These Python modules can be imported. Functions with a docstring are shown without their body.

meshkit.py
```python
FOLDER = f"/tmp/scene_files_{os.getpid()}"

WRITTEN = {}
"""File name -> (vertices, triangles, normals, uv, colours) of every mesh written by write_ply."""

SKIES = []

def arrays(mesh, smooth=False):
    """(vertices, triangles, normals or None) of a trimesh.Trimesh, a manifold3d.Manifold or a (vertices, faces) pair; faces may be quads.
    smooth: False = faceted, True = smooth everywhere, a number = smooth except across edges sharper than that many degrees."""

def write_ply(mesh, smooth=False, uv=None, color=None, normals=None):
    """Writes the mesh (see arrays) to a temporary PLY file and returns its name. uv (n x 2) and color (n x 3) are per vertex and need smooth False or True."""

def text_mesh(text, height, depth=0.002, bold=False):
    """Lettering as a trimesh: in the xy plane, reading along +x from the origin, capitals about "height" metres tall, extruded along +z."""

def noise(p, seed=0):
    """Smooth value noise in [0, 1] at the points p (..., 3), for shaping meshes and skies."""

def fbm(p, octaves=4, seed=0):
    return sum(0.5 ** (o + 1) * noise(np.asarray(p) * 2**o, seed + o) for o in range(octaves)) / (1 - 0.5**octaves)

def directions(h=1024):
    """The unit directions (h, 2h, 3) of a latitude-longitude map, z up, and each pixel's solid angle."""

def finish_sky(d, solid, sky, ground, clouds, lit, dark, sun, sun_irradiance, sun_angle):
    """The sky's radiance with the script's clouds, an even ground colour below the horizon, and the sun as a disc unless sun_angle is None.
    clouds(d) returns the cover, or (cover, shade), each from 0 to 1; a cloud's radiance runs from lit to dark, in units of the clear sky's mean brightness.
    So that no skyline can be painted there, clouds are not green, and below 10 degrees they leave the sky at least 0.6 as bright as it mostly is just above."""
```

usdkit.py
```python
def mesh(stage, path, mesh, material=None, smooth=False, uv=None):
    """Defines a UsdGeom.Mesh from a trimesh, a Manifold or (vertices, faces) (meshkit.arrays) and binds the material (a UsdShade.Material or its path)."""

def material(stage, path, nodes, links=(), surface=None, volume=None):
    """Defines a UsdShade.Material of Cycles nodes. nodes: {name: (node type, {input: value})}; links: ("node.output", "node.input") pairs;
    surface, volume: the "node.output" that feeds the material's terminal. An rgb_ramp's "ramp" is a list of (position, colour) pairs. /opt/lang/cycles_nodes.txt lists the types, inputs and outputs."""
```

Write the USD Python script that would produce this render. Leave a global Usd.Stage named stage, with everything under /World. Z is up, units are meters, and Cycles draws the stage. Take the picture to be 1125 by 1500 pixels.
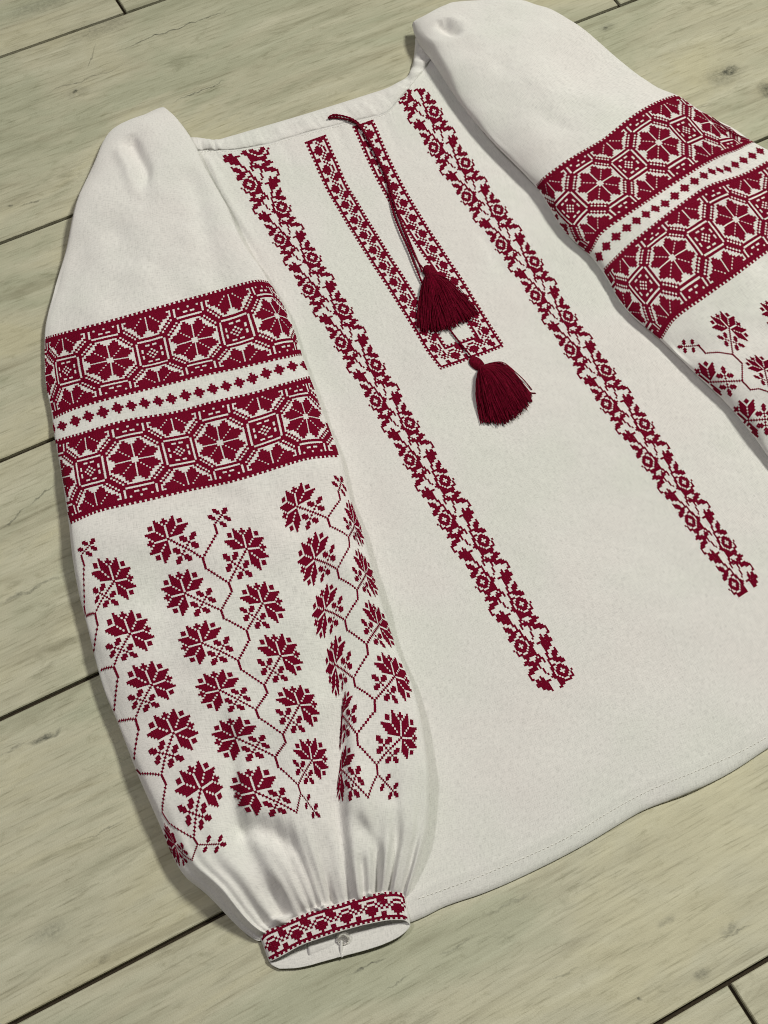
import math, numpy as np
from scipy.interpolate import RBFInterpolator, PchipInterpolator, CubicSpline
from scipy.spatial import Delaunay
from scipy.spatial.transform import Rotation
from pxr import Usd, UsdGeom, UsdLux, UsdShade, Gf, Sdf
import usdkit, meshkit

rng = np.random.default_rng(7)
stage = Usd.Stage.CreateInMemory()
UsdGeom.SetStageUpAxis(stage, UsdGeom.Tokens.z)
UsdGeom.SetStageMetersPerUnit(stage, 1.0)
world = UsdGeom.Xform.Define(stage, '/World')
stage.SetDefaultPrim(world.GetPrim())
UsdGeom.Scope.Define(stage, '/World/Looks')

# ------------------------------------------------------------------ camera (solved from the plank joints)
PL = 0.2                                        # plank width in metres
FPX = 2340.56
CM = Rotation.from_euler('zxz', [0.0697207930, 0.518069433, -0.564197225]).as_matrix()
CP = np.array([0.0, -5.46783921, 5.34173050]) * PL
cam = UsdGeom.Camera.Define(stage, '/World/Camera')
cam.CreateHorizontalApertureAttr(36.0)
cam.CreateVerticalApertureAttr(48.0)
cam.CreateFocalLengthAttr(FPX / 1125 * 36.0)
cam.CreateClippingRangeAttr(Gf.Vec2f(0.05, 50))
m4 = np.eye(4); m4[:3, :3] = CM.T; m4[3, :3] = CP
cam.AddTransformOp().Set(Gf.Matrix4d(*m4.ravel().tolist()))
EXPOSURE = 0.0
cam.CreateExposureAttr(EXPOSURE)

# ------------------------------------------------------------------ lamps: a lamp to the right, a weaker one to the left, a pale ceiling
MID = np.array([0.28, -0.5, 0.0])
def lamp(name, pos, radius, power, colour):
    l = UsdLux.SphereLight.Define(stage, '/World/' + name)
    l.CreateRadiusAttr(radius); l.CreateIntensityAttr(power); l.CreateColorAttr(Gf.Vec3f(*colour))
    l.CreateNormalizeAttr(True)
    l.AddTranslateOp().Set(Gf.Vec3d(*pos))
    return l
KEY, SIDE, CEIL = 50.5, 13.0, 0.16
lamp('ceiling_lamp', MID + np.array([1.02, -0.14, 2.1]), 0.18, KEY, (1.0, 0.99, 0.885))
lamp('wall_lamp', MID + np.array([-0.82, 0.22, 2.0]), 0.07, SIDE, (1.0, 0.95, 0.95))
r = UsdLux.RectLight.Define(stage, '/World/ceiling_light')
r.CreateWidthAttr(4.0); r.CreateHeightAttr(4.0); r.CreateIntensityAttr(CEIL); r.CreateColorAttr(Gf.Vec3f(1.0, 0.96, 0.88))
r.AddTranslateOp().Set(Gf.Vec3d(0.5, -1.2, 2.6))

# ------------------------------------------------------------------ picture <-> place
def ray(p):
    p = np.atleast_2d(np.asarray(p, float))
    d = np.stack([(p[:, 0] - 562.5) / FPX, -(p[:, 1] - 750) / FPX, -np.ones(len(p))], 1)
    return d @ CM.T
def at(p, z=0.0):
    """where the sight line through a photograph pixel meets the height z"""
    d = ray(p); t = (np.asarray(z) - CP[2]) / d[:, 2]
    return CP + d * t[:, None]
def proj(P):
    q = (P - CP) @ CM
    return np.stack([562.5 - FPX * q[:, 0] / q[:, 2], 750 + FPX * q[:, 1] / q[:, 2]], 1)

# ------------------------------------------------------------------ prims
used = {}
def path_for(name, parent):
    base = parent + '/' + name
    n = used.get(base, -1) + 1
    used[base] = n
    return base if n == 0 else f'{base}_{n:03d}'
def keys(prim, **kw):
    for k, v in kw.items():
        prim.SetCustomDataByKey(k, v)
def obj(name, mesh, mat, parent='/World', smooth=False, uv=None, **kw):
    p = path_for(name, parent)
    usdkit.mesh(stage, p, mesh, mat, smooth=smooth, uv=uv)
    keys(stage.GetPrimAtPath(p), **kw)
    return p

# ------------------------------------------------------------------ materials
L = '/World/Looks/'
def ellipse_nodes(feats, nodes, links, src):
    """stains with a shape of their own: knots and cracks of the planks, as warped ellipses (x, y, angle, half length, half width, strength)"""
    prev = None
    for i, (x, y, a, hl, hw, s) in enumerate(feats):
        nodes[f'fm{i}'] = ('mapping', {'mapping_type': 'texture', 'location': (x, y, 0), 'rotation': (0, 0, a), 'scale': (hl, hw, 1000.0)})
        nodes[f'fl{i}'] = ('vector_math', {'math_type': 'length'})
        nodes[f'fr{i}'] = ('map_range', {'range_type': 'smoothstep', 'from_min': 1.0, 'from_max': 0.25, 'to_min': 0.0, 'to_max': s, 'clamp': True})
        links += [(src, f'fm{i}.vector'), (f'fm{i}.vector', f'fl{i}.vector1'), (f'fl{i}.value', f'fr{i}.value')]
        if prev is None:
            prev = f'fr{i}.result'
        else:
            nodes[f'fx{i}'] = ('math', {'math_type': 'maximum'})
            links += [(prev, f'fx{i}.value1'), (f'fr{i}.result', f'fx{i}.value2')]
            prev = f'fx{i}.value'
    return prev
feats = []
def blot(px, hl, hw, s, ang=0.0):
    w = at([px])[0]; feats.append((w[0], w[1], ang, hl, hw, s))
def crack(a, b, hw, s):
    A, B = at([a, b]); d = B - A
    feats.append(((A[0] + B[0]) / 2, (A[1] + B[1]) / 2, math.atan2(d[1], d[0]), np.hypot(d[0], d[1]) * 0.56, hw, s))
blot((1066, 104), .017, .008, .85); blot((1060, 110), .030, .016, .35); blot((1124, 132), .012, .014, .7)
blot((886, 41), .006, .003, .8); blot((890, 39), .014, .006, .3); blot((112, 135), .005, .004, .75); blot((112, 135), .014, .008, .3)
blot((75, 1362), .013, .008, .35); blot((70, 1366), .022, .011, .25); blot((1028, 1427), .008, .006, .45)
blot((936, 1462), .0022, .002, .8); blot((152, 1404), .006, .004, .3); blot((1068, 1360), .010, .003, .4)
blot((14, 300), .004, .002, .6); blot((975, 1350), .010, .004, .3); blot((150, 40), .045, .014, .3); blot((60, 8), .05, .012, .3)
crack((157, 79), (352, 8), .0012, .8); crack((246, 153), (340, 114), .0011, .7)
crack((-5, 784), (42, 742), .0012, .6); crack((38, 744), (86, 706), .0012, .55); crack((-10, 890), (100, 838), .0026, .5); crack((40, 1092), (92, 1068), .0030, .75)
crack((-5, 1108), (45, 1088), .0015, .4); crack((505, 1430), (575, 1396), .0010, .6); crack((1050, 1376), (1105, 1352), .0012, .5)
crack((140, 62), (128, 102), .0010, .5); crack((118, 60), (140, 38), .0011, .5); crack((560, 1450), (600, 1428), .0009, .4)
crack((20, 305), (75, 288), .0016, .5); crack((60, 140), (190, 92), .0012, .45); crack((700, 1345), (800, 1300), .0016, .3)
crack((110, 1235), (190, 1198), .0009, .4); crack((640, 1400), (700, 1370), .0012, .4); crack((985, 170), (1045, 150), .0012, .4); crack((800, 1440), (850, 1415), .0012, .35)

N = {
 'geo': ('geometry', {}), 'oi': ('object_info', {}),
 'offs': ('vector_math', {'math_type': 'scale', 'vector1': (3.1, 7.7, 0)}),
 'pos': ('vector_math', {'math_type': 'add'}),
 'm1': ('mapping', {'scale': (8.0, 75, 1)}), 'n1': ('noise_texture', {'scale': 1.0, 'detail': 6.0, 'roughness': 0.62, 'distortion': 0.6}),
 'm2': ('mapping', {'scale': (30, 500, 1)}), 'n2': ('noise_texture', {'scale': 1.0, 'detail': 4.0, 'roughness': 0.6, 'distortion': 0.25}),
 'm3': ('mapping', {'scale': (3.5, 9, 1)}), 'n3': ('noise_texture', {'scale': 1.0, 'detail': 4.0, 'roughness': 0.6, 'distortion': 0.9}),
 'm5': ('mapping', {'scale': (10, 34, 1), 'location': (4.2, 1.7, 0)}), 'n5': ('noise_texture', {'scale': 1.0, 'detail': 7.0, 'roughness': 0.7, 'distortion': 1.6}),
 'n4': ('noise_texture', {'scale': 900.0, 'detail': 2.0}),
 'm6': ('mapping', {'scale': (70, 160, 1), 'location': (9.2, 3.3, 0)}), 'n6': ('noise_texture', {'scale': 1.0, 'detail': 5.0, 'roughness': 0.75, 'distortion': 0.5}),
 'r6': ('rgb_ramp', {'ramp': [(0.30, (0.84, 0.835, 0.80)), (0.44, (1, 1, 1)), (0.66, (1.03, 1.03, 1.03))]}), 'x6': ('mix', {'mix_type': 'multiply', 'fac': 1.0}),
 'r1': ('rgb_ramp', {'ramp': [(0.30, (0.345, 0.325, 0.230)), (0.46, (0.450, 0.432, 0.318)), (0.58, (0.482, 0.464, 0.346)), (0.75, (0.545, 0.527, 0.405))]}),
 'r2': ('rgb_ramp', {'ramp': [(0.30, (0.62, 0.61, 0.56)), (0.43, (0.95, 0.95, 0.94)), (0.64, (1.05, 1.05, 1.05))]}),
 'r3': ('rgb_ramp', {'ramp': [(0.38, (0.86, 0.90, 0.88)), (0.5, (1, 1, 1)), (0.62, (1.05, 1.03, 0.97))]}),
 'r5': ('rgb_ramp', {'ramp': [(0.30, (0.66, 0.66, 0.62)), (0.42, (1, 1, 1)), (1.0, (1.0, 1.0, 1.0))]}),
 'x2': ('mix', {'mix_type': 'multiply', 'fac': 0.75}), 'x3': ('mix', {'mix_type': 'multiply', 'fac': 1.0}), 'x5': ('mix', {'mix_type': 'multiply', 'fac': 0.8}),
 'dk': ('mix', {'mix_type': 'mix', 'color2': (0.085, 0.085, 0.062)}),
 'wn': ('noise_texture', {'scale': 90.0, 'detail': 3.0}), 'wsub': ('vector_math', {'math_type': 'subtract', 'vector2': (0.5, 0.5, 0.5)}),
 'wsc': ('vector_math', {'math_type': 'scale', 'scale': 0.010}), 'wadd': ('vector_math', {'math_type': 'add'}),
 'fn': ('noise_texture', {'scale': 260.0, 'detail': 3.0, 'roughness': 0.7}), 'fnr': ('map_range', {'from_min': 0.3, 'from_max': 0.6, 'to_min': 0.35, 'to_max': 1.15}),
 'fmul': ('math', {'math_type': 'multiply', 'use_clamp': True}),
 'hb': ('math', {'math_type': 'add'}), 'hs': ('math', {'math_type': 'multiply', 'value2': -0.9}), 'hb2': ('math', {'math_type': 'add'}),
 'bump': ('bump', {'strength': 0.45, 'distance': 0.0006}),
 'p': ('principled_bsdf', {'roughness': 0.55, 'specular_ior_level': 0.35}),
}
K = [('oi.random', 'offs.scale'), ('geo.position', 'pos.vector1'), ('offs.vector', 'pos.vector2')]
for i in '12356':
    K += [('pos.vector', f'm{i}.vector'), (f'm{i}.vector', f'n{i}.vector'), (f'n{i}.fac', f'r{i}.fac')]
K += [('geo.position', 'n4.vector'), ('geo.position', 'wn.vector'), ('wn.color', 'wsub.vector1'), ('wsub.vector', 'wsc.vector1'),
      ('wsc.vector', 'wadd.vector1'), ('geo.position', 'wadd.vector2'), ('geo.position', 'fn.vector'), ('fn.fac', 'fnr.value')]
last = ellipse_nodes(feats, N, K, 'wadd.vector')
K += [('r1.color', 'x2.color1'), ('r2.color', 'x2.color2'), ('x2.color', 'x3.color1'), ('r3.color', 'x3.color2'), ('x3.color', 'x5.color1'), ('r5.color', 'x5.color2'),
      (last, 'fmul.value1'), ('fnr.result', 'fmul.value2'), ('fmul.value', 'dk.fac'), ('x5.color', 'x6.color1'), ('r6.color', 'x6.color2'), ('x6.color', 'dk.color1'), ('dk.color', 'p.base_color'),
      ('n2.fac', 'hb.value1'), ('n4.fac', 'hb.value2'), ('fmul.value', 'hs.value1'), ('hb.value', 'hb2.value1'), ('hs.value', 'hb2.value2'),
      ('hb2.value', 'bump.height'), ('bump.normal', 'p.normal')]
plank_m = usdkit.material(stage, L + 'wood_look_tile', N, K, surface='p.BSDF')
grout_m = usdkit.material(stage, L + 'grout', {'n': ('noise_texture', {'scale': 700.0, 'detail': 4.0}),
    'r': ('rgb_ramp', {'ramp': [(0.3, (0.022, 0.016, 0.009)), (0.7, (0.045, 0.034, 0.021))]}), 'b': ('bump', {'strength': 0.5, 'distance': 0.0006}),
    'p': ('principled_bsdf', {'roughness': 0.9, 'specular_ior_level': 0.2}), 'g': ('geometry', {})},
    [('g.position', 'n.vector'), ('n.fac', 'r.fac'), ('r.color', 'p.base_color'), ('n.fac', 'b.height'), ('b.normal', 'p.normal')], surface='p.BSDF')

def cloth_material(name, base, var):
    n = {'uv': ('uvmap', {'attribute': 'st'}), 'g': ('geometry', {}),
         'ma': ('mapping', {'scale': (1500, 150, 1)}), 'mb': ('mapping', {'scale': (150, 1500, 1)}),
         'na': ('noise_texture', {'scale': 1.0, 'detail': 1.5}), 'nb': ('noise_texture', {'scale': 1.0, 'detail': 1.5}),
         'ad': ('math', {'math_type': 'add'}), 'h': ('math', {'math_type': 'multiply', 'value2': 0.5}),
         'rr': ('rgb_ramp', {'ramp': [(0.34, tuple(c * 0.84 for c in base)), (0.5, base), (0.66, tuple(min(1, c * 1.08) for c in base))]}),
         'nc': ('noise_texture', {'scale': 11.0, 'detail': 3.0}), 'rc': ('rgb_ramp', {'ramp': [(0.36, var), (0.5, (1, 1, 1)), (0.64, (1.004, 0.990, 0.994))]}),
         'x': ('mix', {'mix_type': 'multiply', 'fac': 1.0}),
         'b': ('bump', {'strength': 0.5, 'distance': 0.0004}),
         'p': ('principled_bsdf', {'roughness': 0.85, 'specular_ior_level': 0.15, 'sheen_weight': 0.12, 'sheen_roughness': 0.4, 'diffuse_roughness': 0.6})}
    k = [('uv.UV', 'ma.vector'), ('uv.UV', 'mb.vector'), ('ma.vector', 'na.vector'), ('mb.vector', 'nb.vector'), ('na.fac', 'ad.value1'), ('nb.fac', 'ad.value2'),
         ('ad.value', 'h.value1'), ('h.value', 'rr.fac'), ('g.position', 'nc.vector'), ('nc.fac', 'rc.fac'), ('rr.color', 'x.color1'), ('rc.color', 'x.color2'),
         ('x.color', 'p.base_color'), ('h.value', 'b.height'), ('b.normal', 'p.normal')]
    return usdkit.material(stage, L + name, n, k, surface='p.BSDF')
cloth_m = cloth_material('white_linen', (0.75, 0.738, 0.715), (0.972, 0.99, 0.972))
def thread_material(name, c0, c1, rough, sc):
    return usdkit.material(stage, L + name, {'g': ('geometry', {}), 'n': ('noise_texture', {'scale': sc, 'detail': 2.0}),
        'r': ('rgb_ramp', {'ramp': [(0.35, c0), (0.68, c1)]}), 'b': ('bump', {'strength': 0.4, 'distance': 0.0003}),
        'p': ('principled_bsdf', {'roughness': rough, 'specular_ior_level': 0.08})},
        [('g.position', 'n.vector'), ('n.fac', 'r.fac'), ('r.color', 'p.base_color'), ('n.fac', 'b.height'), ('b.normal', 'p.normal')], surface='p.BSDF')
red_m = thread_material('crimson_thread', (0.132, 0.0010, 0.0125), (0.196, 0.0018, 0.024), 0.7, 1500.0)
tassel_m = thread_material('crimson_yarn', (0.090, 0.001, 0.008), (0.185, 0.002, 0.022), 0.7, 700.0)
white_m = usdkit.material(stage, L + 'white_sewing_thread', {'p': ('principled_bsdf', {'base_color': (0.78, 0.76, 0.72), 'roughness': 0.6})}, [], surface='p.BSDF')
button_m = usdkit.material(stage, L + 'clear_button', {'p': ('principled_bsdf', {'base_color': (0.9, 0.88, 0.85), 'roughness': 0.25, 'transmission_weight': 0.85, 'ior': 1.5})}, [], surface='p.BSDF')

# ------------------------------------------------------------------ the floor: planks with recessed dark joints
floor = path_for('floor', '/World')
UsdGeom.Xform.Define(stage, floor)
keys(stage.GetPrimAtPath(floor), kind='structure', label='pale grey-beige wood-look plank tiles with dark recessed joints')
def plank(x0, x1, y0, y1):
    g, c, d = 0.0016, 0.0007, 0.004
    rings = []
    for ins, z in ((g, -d), (g, -c), (g + c, 0.0)):
        rings.append([(x0 + ins, y0 + ins, z), (x1 - ins, y0 + ins, z), (x1 - ins, y1 - ins, z), (x0 + ins, y1 - ins, z)])
    v = np.array(sum(rings, []), float); f = []
    for k in (0, 4):
        for i in range(4):
            f.append([k + i, k + (i + 1) % 4, k + 4 + (i + 1) % 4, k + 4 + i])
    f.append([8, 9, 10, 11])
    return v, np.array(f)
JOINT = {3: 0.4, 2: 2.9, 1: 4.6, 0: 1.852, -1: 3.948, -2: 4.85, -3: 2.6, -4: 1.25, -5: 4.4, -6: 1.774, -7: 3.1, -8: 0.2}
for k, jx in JOINT.items():
    for n in (-2, -1, 0):
        obj('plank', plank((jx + 6 * n) * PL, (jx + 6 * n + 6) * PL, k * PL, (k + 1) * PL), plank_m, floor)
gx = np.array([[-3, -2, -0.0042], [3, -2, -0.0042], [3, 1, -0.0042], [-3, 1, -0.0042]], float)
gx2 = gx.copy(); gx2[:, 2] = -0.03
obj('grout_bed', (np.vstack([gx, gx2]), np.array([[0, 1, 2, 3], [0, 4, 5, 1], [1, 5, 6, 2], [2, 6, 7, 3], [3, 7, 4, 0]])), grout_m, floor)

# ------------------------------------------------------------------ cloth helpers
def spline(pts, n, kind='pchip'):
    pts = np.asarray(pts, float)
    s = np.r_[0, np.cumsum(np.linalg.norm(np.diff(pts[:, :2], axis=0), axis=1))]; s /= s[-1]
    return (PchipInterpolator(s, pts) if kind == 'pchip' else CubicSpline(s, pts))(np.linspace(0, 1, n))
def normals(v, f):
    n = np.zeros_like(v)
    fn = np.cross(v[f[:, 1]] - v[f[:, 0]], v[f[:, 2]] - v[f[:, 0]])
    for k in range(3): np.add.at(n, f[:, k], fn)
    return n / np.maximum(np.linalg.norm(n, axis=1, keepdims=True), 1e-12)
def grid_faces(r, c, wrap=False):
    i, j = np.meshgrid(np.arange(r - 1), np.arange(c if wrap else c - 1), indexing='ij')
    a = i * c + j; b = i * c + (j + 1) % c; d = a + c; e = b + c
    a, b, d, e = (x.ravel() for x in (a, b, d, e))
    return np.vstack([np.stack([a, b, e], 1), np.stack([a, e, d], 1)])
def polydist(P, line):
    """distance in plan from points to a polyline, and the signed side"""
    best = np.full(len(P), 1e9); side = np.zeros(len(P)); par = np.zeros(len(P)); m = len(line) - 1
    for i in range(m):
        a, b = line[i, :2], line[i + 1, :2]; d = b - a; l2 = d @ d
        t = np.clip(((P[:, :2] - a) @ d) / l2, 0, 1)
        q = P[:, :2] - a - t[:, None] * d; dist = np.hypot(q[:, 0], q[:, 1])
        u = dist < best
        best[u] = dist[u]; side[u] = np.sign(d[0] * q[u, 1] - d[1] * q[u, 0]); par[u] = (i + t[u]) / m
    return best, side, par
def folds(v, w, lines, z):
    """press valleys (depth > 0) and raise ridges (depth < 0) along lines: (points, depth mm, width mm left, width mm right, fade at start, fade at end)"""
    for pts, depth, wl, wr, f0, f1 in lines:
        ln = at(spline(pts, 4 * len(pts), 'pchip'), z)
        d, s, t = polydist(v, ln)
        wid = np.where(s > 0, wl, wr) * 1e-3
        env = np.clip(t / max(f0, 1e-3), 0, 1) * np.clip((1 - t) / max(f1, 1e-3), 0, 1)
        env = env * env * (3 - 2 * env)
        v[:, 2] -= w * depth * 1e-3 * env * np.exp(-(d / wid) ** 2)
class Drape:
    """looks up the top of a cloth through photograph pixels"""
    def __init__(self, v, n, step):
        view = CP - v; view /= np.linalg.norm(view, axis=1, keepdims=True)
        k = (n * view).sum(1) > 0.04
        self.v, self.n = v[k], n[k]
        self.px = proj(self.v); self.tri = Delaunay(self.px)
        s = self.px[self.tri.simplices]
        self.long = np.max([np.hypot(*(s[:, i] - s[:, i - 1]).T) for i in range(3)], 0) > step
    def __call__(self, px):
        px = np.asarray(px, float); i = self.tri.find_simplex(px)
        ok = (i >= 0) & ~self.long[i]; T = self.tri.transform[i]
        b = np.einsum('nij,nj->ni', T[:, :2], px - T[:, 2]); b = np.c_[b, 1 - b.sum(1)]
        s = self.tri.simplices[i]
        P = (self.v[s] * b[..., None]).sum(1); n = (self.n[s] * b[..., None]).sum(1)
        n /= np.maximum(np.linalg.norm(n, axis=1, keepdims=True), 1e-9)
        P[~ok] = np.nan
        return P, n

# ------------------------------------------------------------------ the blouse
blouse = path_for('embroidered_blouse', '/World')
bx = UsdGeom.Xform.Define(stage, blouse)
keys(bx.GetPrim(), label='white long-sleeved blouse with crimson cross-stitch embroidery and tassels lying on the planks', category='blouse')

# ---- body
top_px = [(262, 226), (294, 221), (334, 220.5), (389, 212.4), (445, 196), (505, 181), (539, 173.6), (565, 165), (582, 149), (597, 132), (612, 104), (624, 80), (642, 60)]
hem_px = [(452, 1402), (500, 1385), (560, 1364), (620, 1341), (651, 1325.5), (710, 1305), (795, 1267), (867, 1229), (907, 1205), (943, 1184.5), (1010, 1159), (1069, 1130), (1125, 1094), (1250, 1015), (1390, 915)]
left_px = [(262, 226), (300, 420), (352, 640), (400, 900), (432, 1180), (452, 1402)]
right_px = [(642, 60), (760, 200), (930, 400), (1130, 600), (1290, 770), (1390, 915)]
NR, NC = 300, 220
tp, hp = at(spline(top_px, NC), .006), at(spline(hem_px, NC), .002)
lp, rp = at(spline(left_px, NR), .006), at(spline(right_px, NR), .006)
U, V = np.meshgrid(np.linspace(0, 1, NC), np.linspace(0, 1, NR))
U, V = U[..., None], V[..., None]
bv = (1 - V) * tp[None] + V * hp[None] + (1 - U) * lp[:, None] + U * rp[:, None] - ((1 - U) * (1 - V) * tp[0] + U * (1 - V) * tp[-1] + (1 - U) * V * hp[0] + U * V * hp[-1])
bv = bv.reshape(-1, 3); uu, vv = U.ravel(), V.ravel()
edge = np.minimum(1, (1 - vv) / .03); e2 = np.minimum(1, (1 - vv) / .0045)
nz = meshkit.fbm(np.c_[bv[:, :2] * 9, np.zeros(len(bv))], 3, 3) - .5
nz2 = meshkit.fbm(np.c_[bv[:, 0] * 26, bv[:, 1] * 12, np.zeros(len(bv))], 2, 11) - .5
nz3 = meshkit.fbm(np.c_[bv[:, :2] * 70, np.zeros(len(bv))], 2, 17) - .5
bv[:, 2] = .0015 + .0022 * e2 + .0035 * edge + (.010 * nz + .0026 * nz2 + .0011 * nz3) * (.25 + .75 * np.minimum(1, (1 - vv) / .2)) * np.clip(vv / .05, .15, 1) * .8
# a hem turned up and stitched: a slight step
bv[:, 2] += .0007 * (1 / (1 + np.exp(-(vv - .968) / .0012)))
bv[:, 2] += .0016 * np.exp(-((uu - .575) / .03) ** 2) * np.clip((vv - .85) / .15, 0, 1) ** 2
folds(bv, np.ones(len(bv)), [
    ([(288, 222), (318, 285), (378, 380), (430, 500)], 2.2, 4, 5, .08, .5), ([(300, 226), (332, 290), (395, 385)], -1.8, 4, 3, .05, .5),
    ([(420, 440), (480, 570), (540, 720), (590, 900)], 1.8, 14, 10, .3, .3),
    ([(492, 186), (500, 205), (510, 240)], 1.6, 4, 5, .05, .7), ([(296, 222), (306, 246), (322, 280)], 1.6, 2.5, 3, .02, .7), ([(303, 221), (318, 246), (338, 272)], 1.3, 2.5, 2.5, .02, .7),
    ([(312, 221), (328, 240), (344, 256)], 1.0, 2, 2.5, .02, .7), ([(415, 210), (424, 235), (440, 280)], 1.1, 4, 4, .02, .8), ([(560, 168), (574, 200), (600, 250)], 1.2, 4, 5, .02, .8), ([(548, 172), (556, 190), (566, 214)], .9, 3, 3, .02, .8),
    ([(640, 380), (650, 420), (690, 500)], 1.0, 9, 9, .4, .4), ([(690, 330), (715, 360), (735, 420)], 1.6, 8, 5, .4, .4),
    ([(560, 480), (590, 540), (600, 620)], 1.4, 16, 16, .4, .4), ([(900, 1000), (980, 960), (1080, 940)], 1.4, 14, 20, .4, .4), ([(700, 1180), (790, 1150), (900, 1080)], -1.3, 18, 18, .4, .4)], .006)
bv[:, 2] = np.maximum(bv[:, 2], .0012)
under = bv.copy(); under[:, 2] = .0006
ft = grid_faces(NR, NC)[:, ::-1]; nb = len(bv)
idx = np.arange(nb).reshape(NR, NC)
loop = np.r_[idx[0, :], idx[1:, -1], idx[-1, -2::-1], idx[-2:0:-1, 0]]
l2 = np.roll(loop, -1)
fs = np.vstack([np.stack([loop, l2, l2 + nb], 1), np.stack([loop, l2 + nb, loop + nb], 1)])
if (normals(bv, ft)[:, 2].mean() < 0): ft = ft[:, ::-1]
bn = normals(bv, ft)
body_uv = np.c_[uu * .72, vv * .68]
front = obj('front_panel', (np.vstack([bv, under]), np.vstack([ft, ft[:, ::-1] + nb, fs])), cloth_m, blouse, smooth=True, uv=np.vstack([body_uv, body_uv]))
body = Drape(bv, bn, 14)

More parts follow.
